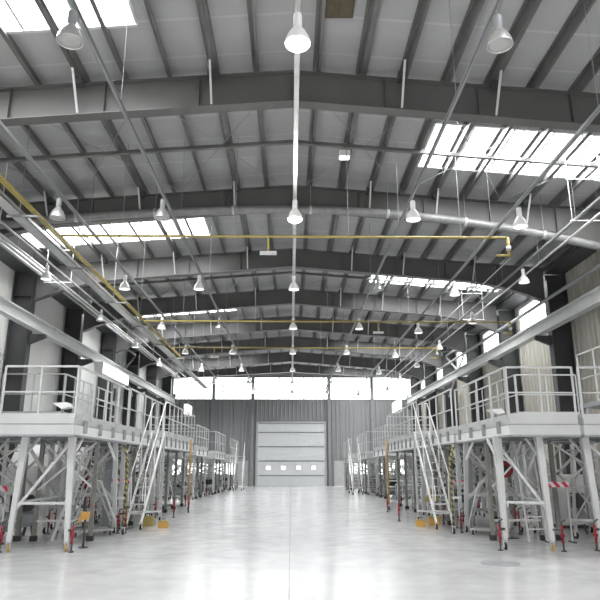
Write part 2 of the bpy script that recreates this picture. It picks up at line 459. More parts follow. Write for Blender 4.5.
# side walls
left = MB()
wlw = [(36.9, 40.6), (43.0, 46.2)]
def lw(y0, y1, z0, z1): left.box(-WX-.12, -WX, y0, y1, z0, z1)
y = YR
for a, b_ in wlw:
    lw(y, a, 0, 9.75); lw(a, b_, 0, 2.9); lw(a, b_, 6.5, 9.75); y = b_
lw(y, YB+.12, 0, 9.75)
yy = YR+2
while yy < YB:
    left.box(-WX, -WX+.006, yy-.02, yy+.02, .1, 9.7); yy += 3
wl = struct('wall_left', left, 'panelwhite')
for a, b_ in wlw:
    f = MB()
    f.box(-WX-.1, -WX+.05, a, b_, 2.85, 2.92); f.box(-WX-.1, -WX+.05, a, b_, 6.45, 6.52)
    k = 4
    for j in range(k+1):
        yy = a+(b_-a)*j/k; f.box(-WX-.1, -WX+.05, yy-.04, yy+.04, 2.9, 6.5)
    for j in range(1, 4):
        z = 2.9+3.6*j/4; f.box(-WX-.08, -WX+.03, a, b_, z-.04, z+.04)
    o = struct('window_%d' % wn, f, 'white'); wn += 1
    MB().box(-WX-.08, -WX-.06, a, b_, 2.9, 6.5).build('pane', 'darkglass', o)
right = MB()
def rw(y0, y1, z0, z1): corr(right, 1, WX, y0, y1, z0, z1, .36, .045, -1, .12)
rw(YR, 24.5, 0, 9.75); rw(24.5, YB, 0, 7.4); rw(24.5, YB, 9.15, 9.75)
for k in range(2, 8):
    yc = FR[k]; e = .75 if k > 2 else .9
    rw(yc-.01 if k == 2 else yc-.7, yc+.7, 7.4, 9.15)
rw(55.3, YB, 7.4, 9.15)
struct('wall_right', right, 'beige')
for k in range(2, 7):
    a, b_ = FR[k]+.7, FR[k+1]-.7
    f = MB(); x = WX
    f.box(x-.05, x+.1, a, b_, 7.36, 7.42); f.box(x-.05, x+.1, a, b_, 9.12, 9.2)
    for yy in (a, b_): f.box(x-.05, x+.1, yy-.04, yy+.04, 7.4, 9.15)
    o = struct('window_%d' % wn, f, 'lgrey'); wn += 1
    MB().box(x+.03, x+.04, a, b_, 7.4, 9.15).build('pane', 'glass', o)
    portal('side_window_portal', (WX+.2, (a+b_)/2, 8.27), (0, PI/2, 0), 1.75, b_-a)
# wall behind the camera with an unseen open gate, made low and wide for fill light
rear = MB()
rear.box(-WX, -10.5, YR-.12, YR, 0, 10.8); rear.box(10.5, WX, YR-.12, YR, 0, 10.8); rear.box(-10.5, 10.5, YR-.12, YR, 5.0, 10.8)
struct('wall_rear', rear, 'siding')
portal('gate_portal', (0, YR-.2, 2.5), (PI/2, 0, 0), 21, 5.0)
# dark strips added for the shade under the eaves
for sd, nm in ((-1, 1), (1, 2)):
    t = MB(); x = sd*10.42
    t.box(min(x, sd*(WX-.05)), max(x, sd*(WX-.05)), YR, YB, 9.32, 9.5)
    struct('trim_%d' % nm, t, 'dark')
sk = MB(); sk.box(-WX, -WX+.03, YR, YB, 0, .12); struct('baseboard_left', sk, 'mgrey')
sk = MB(); sk.box(WX-.08, WX-.045, YR, YB, 0, .12); struct('baseboard_right', sk, 'mgrey')

# ---------------------------------------------------------------- portal frames: roof beams and columns
def make_rafter(label, rb=None):
    rbot = rb or globals()['rbot']
    t = thing('roof_beam', label, 'beam', (0, 0, 0), 'roof beams spanning the hall')
    N = 28; xs = [-10.35+20.7*i/N for i in range(N+1)]; xs = sorted(set(xs+[0.0]))
    web = MB(); fl = MB(); ft = MB()
    def strip(mb, zf0, zf1, y0, y1):
        prev = None
        for x in xs:
            q = [mb.bm.verts.new((x, yy, z)) for yy, z in ((y0, zf0(x)), (y1, zf0(x)), (y1, zf1(x)), (y0, zf1(x)))]
            if prev:
                for k in range(4): mb.bm.faces.new((prev[k], prev[(k+1) % 4], q[(k+1) % 4], q[k]))
            else: mb.bm.faces.new(q)
            prev = q
        mb.bm.faces.new(prev[::-1])
    strip(web, rbot, rtop, -.01, .01)
    for x in (-8.4, -6.3, -4.2, -2.1, 0, 2.1, 4.2, 6.3, 8.4):
        web.box(x-.008, x+.008, -.13, .13, rbot(x)+.01, rtop(x)-.01)
    web.build('web', 'beam', t)
    strip(fl, lambda x: rbot(x)-.025, rbot, -.15, .15); fl.build('bottom_flange', 'beam', t)
    strip(ft, rtop, lambda x: rtop(x)+.02, -.15, .15); ft.build('top_flange', 'beam', t)
    for x in (-7.6, -4.75, -1.80, 2.45, 4.55, 7.4):    # flange braces towards the purlins, camera side and far side
        MB().bar((x, -.14, rbot(x)+.02), (x, -.72, roof(x)-.17), .045, .045).build('flange_brace', 'lgrey', t)
        MB().box(x-.09, x+.09, -.34, -.16, rtop(x)-.12, rtop(x)+.06).build('bracket', 'dark', t)
    return t
def make_column(label, sd):
    t = thing('steel_column', label, 'column', (0, 0, 0), 'steel columns along the walls')
    xi, xo = 10.4, WX-.06
    a, b_ = sorted((sd*xi, sd*(xi+.03))); MB().box(a, b_, -.2, .2, 0, rbot(10.4)+.9).build('inner_flange', 'column', t)
    a, b_ = sorted((sd*xo, sd*(xo-.03))); MB().box(a, b_, -.2, .2, 0, 9.3).build('outer_flange', 'column', t)
    a, b_ = sorted((sd*(xi+.03), sd*(xo-.03))); m = MB().box(a, b_, -.012, .012, 0, 9.3)
    for z in (2.4, 5.2, 7.4, 8.3): m.box(a, b_, -.18, .18, z, z+.02)
    m.build('web', 'column', t)
    # corbel carrying the runway beam
    poly = [(sd*10.4, 6.75), (sd*9.75, 6.75), (sd*9.75, 6.62), (sd*10.4, 6.35)]
    m = MB(); m.prism(poly, 1, -.1, .1); m.build('corbel', 'dark', t)
    a, b_ = sorted((sd*(xi-.1), sd*(xo))); MB().box(a, b_, -.28, .28, 0, .04).build('base_plate', 'column', t)
    return t
pr = make_rafter(''); pr_end = make_rafter('', lambda x: 9.66-.055*abs(x)); cl = make_column('', -1); cr_ = make_column('', 1)
for i, y in enumerate(FR):
    place(pr if i < 7 else pr_end, (0, y, 0), 0, 'grey steel roof beam across the whole hall, %s from the front' % ORD[i])
    place(cl, (0, y, 0), 0, 'dark steel column on the left wall, under the %s roof beam' % ORD[i])
    place(cr_, (0, y, 0), 0, 'dark steel column on the right wall, under the %s roof beam' % ORD[i])

# crane runway beams
for sd, nm in ((-1, 'left'), (1, 'right')):
    t = thing('runway_beam', 'long grey crane runway beam on the %s wall columns' % nm, 'beam', (sd*9.9, 0, 6.75), 'crane runway beams')
    m = MB(); x = sd*9.9
    m.box(x-.15, x+.15, -5, 53.6, 6.75, 6.78); m.box(x-.15, x+.15, -5, 53.6, 7.2, 7.23); m.box(x-.02, x+.02, -5, 53.6, 6.78, 7.2)
    m.build('girder', 'lgrey', t)
    MB().box(x-.035, x+.035, -5, 53.6, 7.23, 7.28).build('rail', 'galv', t)
    for y in FR:
        MB().box(min(x, x+sd*.5)+.03, max(x, x+sd*.5)-.03, y-.06, y+.06, 7.1, 7.2).build('tie', 'dark', t)
    MB().box(x-.12, x+.12, 53.3, 53.5, 7.28, 7.6).build('end_stop', 'mgrey', t)
# wall-side dark girt lines and diagonal wall bracing
for sd, ys, lb in ((-1, 36.5, 'crossed steel wall bracing high on the left wall'), (1, 36.5, 'crossed steel wall bracing high on the right wall')):
    t = thing('wall_bracing', lb, 'bracing', (sd*10.7, ys, 6.9), 'crossed wall bracing')
    x = sd*10.62
    for (ya, za, yb_, zb) in ((ys+.25, 6.2, ys+5.75, 8.9), (ys+.25, 8.9, ys+5.75, 6.2)):
        MB().bar((x, ya, za), (x, yb_, zb), .09, .09).build('diagonal', 'galv', t)
    MB().bar((x, ys+.2, 9.0), (x, ys+5.8, 9.0), .10, .10).build('strut', 'galv', t)

# ---------------------------------------------------------------- duct behind the second beam
t = thing('ventilation_pipe', 'silver insulated pipe arching across the hall under the second roof beam', 'pipe', (0, 18.2, 8))
pts = []
for i in range(41):
    x = -9.6+19.4*i/40; z = 9.46-(.0129 if x > 0 else .007)*x*x
    pts.append((x, 18.2, z))
MB().tube(pts, .13, 12).build('pipe', 'duct', t)
for i in range(1, 40, 5):
    p = Vector(pts[i]); q = Vector(pts[i+1]); d = (q-p).normalized()
    MB().tube([p-d*.04, p+d*.04], .142, 12).build('clamp_ring', 'lgrey', t)
    MB().tube([p+vec(0, 0, .1), (p.x, p.y, roof(p.x))], .012, 4).build('hanger_rod', 'mgrey', t)
MB().tube([pts[-1], (10.0, 18.25, 8.15), (10.15, 18.9, 8.1)], .14, 12).build('elbow', 'white', t)
MB().tube([(10.15, 18.85, 8.1), (10.15, 53, 8.1)], .07, 8).build('wall_run', 'mgrey', t)

# ---------------------------------------------------------------- lighting trays and lamps
TZ = 7.78
rows = [(-7.95, 'outer left', 8.1), (-5.4, 'middle left', TZ), (-3.0, 'inner left', TZ), (.07, 'centre', TZ), (2.82, 'inner right', TZ), (5.3, 'middle right', 7.62), (7.6, 'outer right', 8.05)]
for x, nm, tz in rows:
    t = thing('cable_tray', 'narrow galvanised cable tray running lengthwise over the %s row of lamps' % nm, 'cable tray', (x, 0, tz), 'cable trays carrying the lamps')
    m = MB(); wd = .03 if nm != 'centre' else .05
    m.box(x-wd, x+wd, -2, 52, tz, tz+.01); m.box(x-wd, x-wd+.008, -2, 52, tz, tz+.07); m.box(x+wd-.008, x+wd, -2, 52, tz, tz+.07)
    m.build('tray', 'mgrey' if nm != 'centre' else 'galv', t)
    y = 9.6
    while y < 52:
        MB().tube([(x+.04, y, tz+.05), (x+.04, y, roof(x)-.01)], .006, 4).build('hanger_rod', 'mgrey', t)
        y += 6
def make_lamp(kind):
    t = thing('high_bay_lamp', '', 'lamp', (0, 0, 0), 'high bay lamps under the roof')
    MB().tube([(0, 0, 0), (0, 0, -.12)], .012, 6).build('hook', 'mgrey', t)
    MB().lathe([(.02, -.12), (.075, -.13), (.085, -.16), (.085, -.40), (.06, -.44)], n=14).build('ballast_housing', 'mgrey' if kind == 'off' else 'white', t)
    sh = MB(); prof = [(.07, -.42), (.10, -.46), (.17, -.56), (.225, -.68), (.245, -.78), (.25, -.80)]
    inner = [(r-.008, z-.004) for r, z in prof][::-1]
    sh.lathe(prof+inner, n=22, cap=False)
    sh.build('reflector', 'alu' if kind == 'off' else 'white', t)
    MB().lathe([(.236, -.775), (.225, -.83), (.14, -.90), (.001, -.93)] if kind == 'on' else [(.236, -.775), (.236, -.785), (.12, -.80), (.001, -.803)], n=22).build('lens', {'on': 'lamp_on', 'mid': 'lamp_mid', 'off': 'lamp_off'}[kind], t)
    K = .70
    for c in C.objects:
        if c.parent == t: c.data.transform(Matrix.Scale(K, 4))
    t.empty_display_size = .1
    return t
lp = {k: make_lamp(k) for k in ('on', 'mid', 'off')}
OFF = {('inner right', 0), ('inner left', 0), ('inner left', 1), ('middle left', 1), ('inner right', 2), ('inner left', 3), ('outer left', 3)}
for x, nm, tz in rows:
    for i in range(8):
        y = 7.28 if i == 0 else 7.5+6.0*i
        if nm.startswith('outer') and i < 2: continue
        k = 'on' if nm == 'centre' and i < 2 else 'off' if (nm, i) in OFF else 'mid'
        desc = {'on': 'glowing', 'mid': 'white', 'off': 'grey unlit'}[k]
        place(lp[k], (x, y, tz), 0, '%s bell-shaped high bay lamp, %s from the front in the %s row' % (desc, ORD[i], nm))
        if k == 'on':
            d = bpy.data.lights.new('lamp_light', 'POINT'); d.energy = 60; d.shadow_soft_size = .2; d.color = (1, .97, .9)
            o = bpy.data.objects.new('lamp_light', d); C.objects.link(o); o.location = (x, y, tz-.95)

# yellow runway rail with silver channel on the left, yellow cross bars with drops
t = thing('pipe_rail', 'long yellow rail with a silver channel beneath, running along the left side', 'rail', (-6.4, 0, 7.7))
MB().box(-6.43, -6.37, -3, 36, 7.74, 7.82).build('yellow_rail', 'yellow', t)
m = MB(); m.box(-6.95, -6.62, -3, 50, 7.66, 7.68); m.box(-6.95, -6.93, -3, 50, 7.66, 7.76); m.box(-6.64, -6.62, -3, 50, 7.66, 7.76); m.build('channel', 'galv', t)
MB().box(-6.22, -6.18, 12, 36, 7.62, 7.68).build('conductor_bar', 'yellow', t)
for y in (6, 10.2, 14.4, 18.6, 22.8, 27, 31.2, 35.4, 40, 45):
    MB().bar((-7.0, y, 7.63), (-6.15, y, 7.63), .05, .05).build('cross_arm', 'mgrey', t)
    MB().tube([(-6.7, y, 7.65), (-6.7, y, roof(6.7))], .012, 4).build('hanger_rod', 'mgrey', t)
for i, (y, z, xa, xb) in enumerate(((15.6, 7.58, -6.1, 5.75), (25.3, 7.50, -6.1, 9.1), (31.3, 7.50, -6.1, 7.4))):
    t = thing('gas_pipe', 'yellow pipe crossing under the roof, %s from the front, with short drop legs' % ORD[i], 'pipe', (xa, y, z), 'yellow pipes crossing the hall')
    MB().tube([(xa, y, z), (xb, y, z)], .035, 8).build('pipe', 'yellow', t)
    MB().tube([(xb, y, z), (xb, y, z-.5)], .045, 8).build('drop_leg', 'yellow', t)
    MB().tube([(xb+.05, y, z-.5), (xb-.35, y, z-.5)], .03, 8).build('outlet', 'yellow', t)
    MB().lathe([(.07, -.06), (.07, .06)], (xb, y, z-.3), 10).build('valve', 'lgrey', t)
    xd = -.62 if i == 0 else 3.6 if i == 1 else -3.9
    MB().tube([(xd, y, z), (xd, y, z-.42)], .03, 8).build('drop_leg', 'yellow', t)
    MB().box(xd-.22, xd+.22, y-.06, y+.06, z-.5, z-.42).build('heater_box', 'galv', t)
    for x in (-4.5, -1.5, 1.5, 4.5):
        MB().tube([(x, y, z), (x, y, roof(x))], .009, 4).build('hanger_rod', 'mgrey', t)
# pair of bright conduits and one cable on the sides
for (x, z, y0, y1, r, lb) in ((-8.25, 8.05, 3, 50, .035, 'thin bright conduit beside the outer left lamp row'), (-8.75, 8.3, 3, 50, .05, 'bright pipe running close to the left eave'),
                              (-9.5, 8.7, 3, 52, .06, 'dark grey pipe running under the left eave'), (7.95, 8.0, 3, 50, .03, 'thin bluish conduit beside the outer right lamp row'),
                              (-1.6+9.0, 7.4+1.1, 20, 50, .02, 'thin cable strung high on the right side')):
    t = thing('conduit', lb, 'pipe', (x, y0, z), 'conduits running the length of the hall')
    MB().tube([(x, y0, z), (x, y1, z)], r, 8).build('pipe', 'mgrey' if 'dark' in lb else 'galv', t)
    y = y0+4
    while y < y1:
        MB().tube([(x, y, z), (x, y, roof(x))], .01, 4).build('hanger_rod', 'lgrey', t); y += 6
# trapeze hanger frames on the right and left (white rods with a cross arm)
for x, y, lb in ((7.9, 15.4, 'white wire trapeze hanger high on the right, before the second roof beam'), (-8.3, 15.8, 'white wire trapeze hanger high on the left, before the second roof beam'),
                 (-8.3, 21.4, 'white wire trapeze hanger high on the left, behind the silver pipe'), (8.1, 27.0, 'white wire trapeze hanger high on the right, behind the third roof beam')):
    t = thing('trapeze_hanger', lb, 'hanger', (x, y, 8), 'wire trapeze hangers')
    for dx in (-.45, .45): MB().tube([(x+dx, y, 8.0), (x+dx, y, roof(x+dx))], .012, 5).build('rod', 'white', t)
    MB().tube([(x-.5, y, 8.0), (x+.5, y, 8.0)], .016, 5).build('cross_arm', 'white', t)
    MB().tube([(x-.5, y, 9.2), (x+.5, y, 9.2)], .016, 5).build('cross_arm', 'white', t)
# roof vents, ceiling heater boxes, pull cords
t = thing('ceiling_grille', 'brown square vent grille in the ceiling near the front', 'vent', (.9, 10.1, 10.4))
m = MB(); m.box(.62, 1.22, 9.8, 10.75, 10.46, 10.5); m.build('frame', 'brown', t)
for j in range(2): MB().box(.66+.28*j, .9+.28*j, 9.85, 10.7, 10.44, 10.46).build('slat', 'brown', t)
t = thing('emergency_light', 'small lit lamp box under the roof behind the first beam', 'lamp', (1.2, 15.2, 10.1))
MB().box(1.3, 1.62, 15.7, 15.95, 10.02, 10.2).build('housing', 'white', t)
MB().box(1.34, 1.58, 15.72, 15.93, 10.0, 10.02).build('diffuser', 'tube', t)
MB().box(1.44, 1.48, 15.78, 15.84, 10.2, 10.47).build('stem', 'mgrey', t)
# boxes on the runway beams
for (xa, xb, ya, yb_, z0, z1, lb) in ((-9.72, -9.3, 30.8, 35.8, 6.1, 6.70, 'long white box hung under the left runway beam'),  # equipment box, not a lamp; the glow on its side is added
                                      (-6.6, -6.35, 38.9, 40.5, 4.75, 5.4, 'small white box light at the far end of the left docks'),
                                      (6.45, 6.7, 38.0, 40.2, 4.9, 5.6, 'small white box light at the far end of the right docks')):
    t = thing('box_light', lb, 'light', (xa, ya, z0), 'white box lights')
    MB().box(xa, xb, ya, yb_, z0, z1).build('housing', 'white', t)
    e = .015
    xf = xb if xa < 0 else xa-e
    MB().box(xf, xf+e, ya+.05, yb_-.05, z0+.05, z1-.05).build('diffuser', 'tube', t)
    MB().box(xa+.05, xb-.05, ya-e, ya, z0+.05, z1-.05).build('end_diffuser', 'tube' if ya > 36 else 'white', t)
    if ya > 36:
        MB().tube([((xa+xb)/2, (ya+yb_)/2, z1), ((xa+xb)/2, (ya+yb_)/2, roof(xa))], .012, 5).build('hanger_rod', 'galv', t)
    else:
        MB().box(-9.72, -9.5, 31.8, 32.2, 6.70, 6.735).build('bracket', 'mgrey', t)

# ---------------------------------------------------------------- maintenance docks
DOCKS = []
def castor(parent, x, y, s=1, tire='rubber', r=.075):
    f = MB(); f.box(x-.05, x+.05, y-.05, y+.05, 2*r+.02, 2*r+.035)
    f.box(x-.035, x-.028, y-.03, y+.03, r-.02, 2*r+.02); f.box(x+.028, x+.035, y-.03, y+.03, r-.02, 2*r+.02)
    o = f.build('castor', 'galv', parent)
    MB().lathe([(r*.3, -.024), (r*.9, -.024), (r, -.014), (r, .014), (r*.9, .024), (r*.3, .024)], (x, y, r), 14, 'x').build('wheel', tire, o)
def jack(parent, x, y, h=.52):
    m = MB(); m.tube([(x, y, .16), (x, y, h)], .026, 8); m.box(x-.036, x+.036, y-.036, y+.036, h*.55, h*.66)
    o = m.build('screw_jack', 'red', parent)
    MB().tube([(x, y, .02), (x, y, .2)], .02, 8).build('spindle', 'dark', o)
    MB().lathe([(.055, 0), (.055, .02), (.02, .035)], (x, y, 0), 12).build('foot_plate', 'dark', o)
    MB().tube([(x, y, h-.02), (x, y, h+.06), (x+.09, y, h+.10)], .014, 6).build('crank', 'blackp', o)
def guard(parent, pts, z0, z1, n=None, mids=1, r=.018):
    """a run of guardrail: posts, top rail, mid rails"""
    P = [Vector((p[0], p[1], 0)) for p in pts]
    for a, b in zip(P, P[1:]):
        L = (b-a).length; k = n or max(1, round(L/.95))
        for j in range(k+1):
            q = a.lerp(b, j/k)
            MB().bar((q.x, q.y, z0), (q.x, q.y, z1), r*2.1, r*2.1).build('post', 'lgrey', parent)
        MB().bar((a.x, a.y, z1), (b.x, b.y, z1), r*2.3, r*2.3).build('top_rail', 'lgrey', parent)
        for m in range(mids):
            z = z0+(z1-z0)*(m+1)/(mids+1)
            MB().bar((a.x, a.y, z), (b.x, b.y, z), r*1.7, r*1.7).build('mid_rail', 'lgrey', parent)
def leg(parent, x, y, zt, dx, dy, w=.17, jk=None, tire='amber', wf=.11):
    fx, fy = x+dx, y+dy; w *= .8; wf = .09
    MB().bar((x, y, zt), (fx, fy, .2), w, w*.8, wf, wf*.8, up=(0, 1, 0)).build('leg', 'lgrey', parent)
    castor(parent, fx, fy+.02, tire=tire)
    if jk:
        jack(parent, fx+jk, fy-.06)
        MB().bar((fx, fy, .42), (fx+jk, fy-.06, .42), .045).build('jack_arm', 'dark', parent)
def dock(label, sd, xi, xo, y0, y1, zb, zt, zr, legs, front=True, inner=True, outer=False, backr=False, braces=True, brk=.9, group='wheeled maintenance docks'):
    X = lambda v: sd*v
    DOCKS.append((sd, xi, xo, y0, y1))
    t = thing('maintenance_dock', label, 'platform', (X((xi+xo)/2), (y0+y1)/2, 0), group)
    a, b = sorted((X(xi), X(xo)))
    m = MB(); m.box(a+.03, b-.03, y0+.03, y1-.03, zt-.12, zt-.08); m.build('deck', 'mgrey', t)
    # edge boards: bright lower board and duller toe board above
    hm = zb+(zt-zb)*.52
    e = .03
    for nm, z0, z1, off, mt in (('edge_beam', zb+.03, hm, 0, 'white'), ('toe_board', hm, zt, .02, 'lgrey')):
        m = MB()
        mf = MB(); mf.box(a+off, b-off, y0+off, y0+off+e, z0, z1); mf.build('front_'+nm.split('_')[1]+('_plate' if off else ''), 'lgrey', t)  # front boards painted greyer than the sides, which catch more light
        m.box(a+off, b-off, y1-off-e, y1-off, z0, z1)
        m.box(a+off, a+off+e, y0+off+e, y1-off-e, z0, z1); m.box(b-off-e, b-off, y0+off+e, y1-off-e, z0, z1)
        m.build(nm, mt, t)
    m = MB()
    for zl in (hm, ): m.box(a-.004, b+.004, y0-.004, y0+.01, zl-.012, zl+.012); m.box(a-.004, a+.01, y0, y1, zl-.008, zl+.008); m.box(b-.01, b+.004, y0, y1, zl-.008, zl+.008)
    m.build('joint_strip', 'mgrey', t)
    m = MB(); m.box(a, b, y0-.01, y0+.06, zb-.01, zb+.03); m.box(a, b, y1-.06, y1+.01, zb-.01, zb+.03)
    m.box(a-.01, a+.06, y0, y1, zb-.01, zb+.03); m.box(b-.06, b+.01, y0, y1, zb-.01, zb+.03)
    k = max(2, int((y1-y0)/1.1))
    for j in range(1, k):
        yy = y0+(y1-y0)*j/k; m.box(a+.05, b-.05, yy-.04, yy+.04, zb+.03, zb+.2)
    m.build('bearer_frame', 'mgrey', t)
    # clips on the inner edge board
    xx = X(xi); n = max(1, int((y1-y0)/brk))
    for j in range(n):
        yy = y0+(y1-y0)*(j+.6)/n
        MB().box(min(xx, xx-sd*.05), max(xx, xx-sd*.05), yy-.07, yy+.07, zb+.08, hm+.10).build('edge_clip', 'mgrey', t)
    if front: guard(t, [(X(xi+.02), y0+.03), (X(xo-.04), y0+.03)], zt-.1, zr, 2)
    if backr: guard(t, [(X(xi+.02), y1-.03), (X(xo-.04), y1-.03)], zt-.1, zr, 2)
    if inner: guard(t, [(X(xi+.01), y0+.10), (X(xi+.01), y1-.1)], zt-.1, zr)
    if outer: guard(t, [(X(xo-.02), y0+.10), (X(xo-.02), y1-.1)], zt-.1, zr)
    P = []
    for L in legs:
        leg(t, X(L[0]), L[1], zb+.02, X(L[2]), L[3], *L[4:]); P.append((X(L[0]), L[1], X(L[0]+L[2]), L[1]+L[3]))
    if braces:
        for i in range(0, len(P)-1):
            (ax, ay, afx, afy), (bx, by, bfx, bfy) = P[i], P[i+1]
            MB().bar((ax, ay, zb-.1), (bx+(bfx-bx)*.65, by+(bfy-by)*.65, .8), .055, .055).build('diagonal_brace', 'lgrey', t)
            if i % 2 == 0 and i > 0:
                MB().bar((bx, by, zb-.1), (ax+(afx-ax)*.65, ay+(afy-ay)*.65, .8), .055, .055).build('diagonal_brace', 'lgrey', t)
            MB().bar((ax+(afx-ax)*.6, ay+(afy-ay)*.6, .95), (bx+(bfx-bx)*.6, by+(bfy-by)*.6, .95), .05, .05).build('tie_bar', 'lgrey', t)
        for (ax, ay, afx, afy) in P:      # knee braces under the deck edge
            dr_ = 1 if ay < (y0+y1)/2 else -1
            MB().bar((ax+(afx-ax)*.2, ay, zb-.45), (ax, ay+.7*dr_, zb), .05, .05).build('knee_brace', 'white', t)
        nm_ = max(1, int((y1-y0)/2.4))
        for j in range(1, nm_+1):          # middle frames across the dock
            yy = y0+(y1-y0)*j/(nm_+1)
            xl, xr = X(xi+.15), X(xo-.15)
            for xx_ in (xl, xr): MB().bar((xx_, yy, zb+.02), (xx_, yy, .12), .09, .09).build('middle_leg', 'oldgrey', t); MB().box(xx_-.07, xx_+.07, yy-.07, yy+.07, 0, .12).build('foot_pad', 'rubber', t)
            MB().bar((xl, yy-.03, zb-.05), (xr, yy-.03, 1.15), .04, .04).build('cross_brace', 'galv', t)
            MB().bar((xr, yy+.03, zb-.05), (xl, yy+.03, 1.15), .04, .04).build('cross_brace', 'galv', t)
            if j % 2: MB().bar((xl, yy, .45), (xr, yy, .45), .05, .05).build('tie_bar', 'lgrey', t)
    return t
W = .17
for sd, side in ((-1, 'left'), (1, 'right')):
    # near unit: inner x 4.6
    if sd < 0:
        l1 = [(4.68, 13.75, -.08, -.02, .19, .13, 'amber'), (5.66, 13.75, .12, -.02, .19, -.14, 'amber'), (6.0, 17.3, .1, .1, .15, None, 'rubber'), (4.72, 17.3, -.1, .1, .15, .12, 'rubber')]
        xi, xo = 4.56, 6.18
    else:
        l1 = [(4.62, 14.3, -.12, -.4, .22, -.13, 'rubber'), (5.36, 13.8, .05, -.1, .19, .2, 'amber'), (6.0, 17.3, .1, .1, .15, .12, 'rubber'), (4.76, 17.4, -.1, .1, .15, -.15, 'rubber')]
        xi, xo = 4.64, 6.14
    dock('pale grey wheeled dock at the front of the %s row, with handrails and splayed legs' % side, sd, xi, xo, 13.45, 17.9, 2.31, 2.78, 3.78, l1)
    l2 = [(6.38, 13.85, .1, -.05, .2, -.14 if sd > 0 else .14, 'amber'), (7.9, 13.85, .1, -.05, .19, .15, 'amber'), (7.9, 17.3, 0, 0, .15, None, 'rubber'), (6.4, 17.3, 0, 0, .15, .12, 'rubber')]
    dock('pale grey wheeled dock cut by the %s picture edge, beside the front dock' % side, sd, xo+.08, 8.2, 13.45, 17.9, 2.31, 2.78, 3.78, l2, inner=False)
    l3 = [(4.8, 18.5, -.05, -.1, .15, .13, 'rubber'), (6.6, 18.5, .05, 0, .15, .13, 'rubber'), (6.6, 22.6, .05, 0, .15, None, 'rubber'), (4.8, 22.6, -.05, 0, .15, .13, 'rubber')]
    dock('pale grey wheeled dock, second from the front of the %s inner row' % side, sd, 4.6, 6.8, 18.0, 23.0, 2.31, 2.80, 3.85, l3, front=False)
    l4 = [(4.8, 23.6, -.05, -.1, .15, None, 'rubber'), (6.6, 23.6, .05, 0, .15, .13, 'rubber'), (6.6, 28.9, .05, 0, .15, None, 'rubber'), (4.8, 28.9, -.05, 0, .15, .13, 'rubber')]
    dock('pale grey wheeled dock, third from the front of the %s inner row' % side, sd, 4.6, 6.8, 23.1, 30.5, 2.31, 2.95, 4.0, l4, front=False, backr=True)
    l5 = [(7.6, 20.9, 0, 0, .15, .13, 'rubber'), (9.2, 20.9, 0, 0, .15, None, 'rubber'), (9.2, 24.5, 0, 0, .15, None, 'rubber'), (7.6, 24.5, 0, 0, .15, .13, 'rubber')]
    dock('raised grey dock between the inner row and the %s wall' % side, sd, 7.35, 9.4, 20.4, 26.0, 3.0, 3.4, 4.6, l5, outer=False)
    # far group beyond the gap
    for j, (xa, xb, ya, yb_, z0, z1, z2) in enumerate(((4.95, 7.4, 33.6, 38.6, 2.2, 2.75, 3.8), (4.6, 7.4, 39.2, 45.0, 2.1, 2.6, 3.75), (4.3, 7.3, 45.6, 52.5, 1.9, 2.5, 3.6))):
        lg = [(xa+.15, ya+.3, -.05, 0, .14, None, 'rubber'), (xb-.15, ya+.3, .05, 0, .14, None, 'rubber'), (xb-.15, yb_-.3, .05, 0, .14, None, 'rubber'), (xa+.15, yb_-.3, -.05, 0, .14, .12, 'rubber')]
        dock('distant grey dock beyond the gap in the %s row, %s before the back wall' % (side, ['third', 'second', 'first'][j]), sd, xa, xb, ya, yb_, z0, z1, z2, lg, front=(j == 0 or j == 1), brk=1.3)

# long handrail run higher up at the wall side
for sd, side in ((-1, 'left'), (1, 'right')):
    t = thing('wall_walkway', 'narrow raised walkway with sloping long handrail near the %s wall' % side, 'walkway', (sd*8.6, 14, 0), 'raised walkways')
    a, b = sorted((sd*8.35, sd*9.3))
    MB().box(a, b, 11.0, 18.2, 3.3, 3.42).build('deck', 'mgrey', t)
    guard(t, [(sd*8.4, 11.1), (sd*8.4, 18.1)], 3.42, 4.85)
    for yy in (11.4, 14.6, 17.8):
        for xx in (8.45, 9.2): MB().bar((sd*xx, yy, 0), (sd*xx, yy, 3.3), .1).build('leg', 'lgrey', t)
        MB().bar((sd*8.45, yy, 2.2), (sd*9.2, yy, 3.2), .05).build('diagonal_brace', 'lgrey', t)

# ---------------------------------------------------------------- steep access stairs
def stair(label, sd, x, y0, y1, z1, w=.6, group='steep access stairs', toe='orange'):
    t = thing('access_stair', label, 'stairs', (sd*x, y0, 0), group)
    xs_ = (sd*(x-w/2), sd*(x+w/2))
    for xx in xs_:
        MB().bar((xx, y0, .18), (xx, y1, z1), .04, .10).build('stringer', 'white', t)
        # handrail
        MB().tube([(xx, y0+.02, .75), (xx, y0-.06, 1.0), (xx, y0+(y1-y0)*.12-.08, 1.55), (xx, y1-.05, z1+.95), (xx, y1+.3, z1+1.0)], .018, 6).build('handrail', 'white', t)
        for f in (.12, .5, .9):
            yy = y0+(y1-y0)*f; zz_ = .18+(z1-.18)*f
            MB().bar((xx, yy, zz_), (xx, yy-.08, zz_+.92), .03).build('baluster', 'white', t)
        castor(t, xx, y0-.02, tire='rubber')
        MB().bar((xx, y0+.2, .45), (xx, y1, .32), .05).build('base_rail', 'lgrey', t)
        MB().bar((xx, y1, .15), (xx, y1, z1), .06).build('support_leg', 'lgrey', t)
        castor(t, xx, y1, tire='rubber')
    n = int(z1/.24)
    for j in range(1, n+1):
        f = j/n; yy = y0+(y1-y0)*f; zz_ = .18+(z1-.18)*f
        MB().box(min(xs_), max(xs_), yy-.08, yy+.1, zz_-.02, zz_+.01).build('tread', 'galv', t)
    return t
stair('steep white stair with handrails climbing beside the left docks', -1, 4.33, 18.3, 20.9, 2.75, .4)
stair('steep white stair with handrails climbing beside the right docks', 1, 4.27, 18.3, 20.9, 2.75, .46)
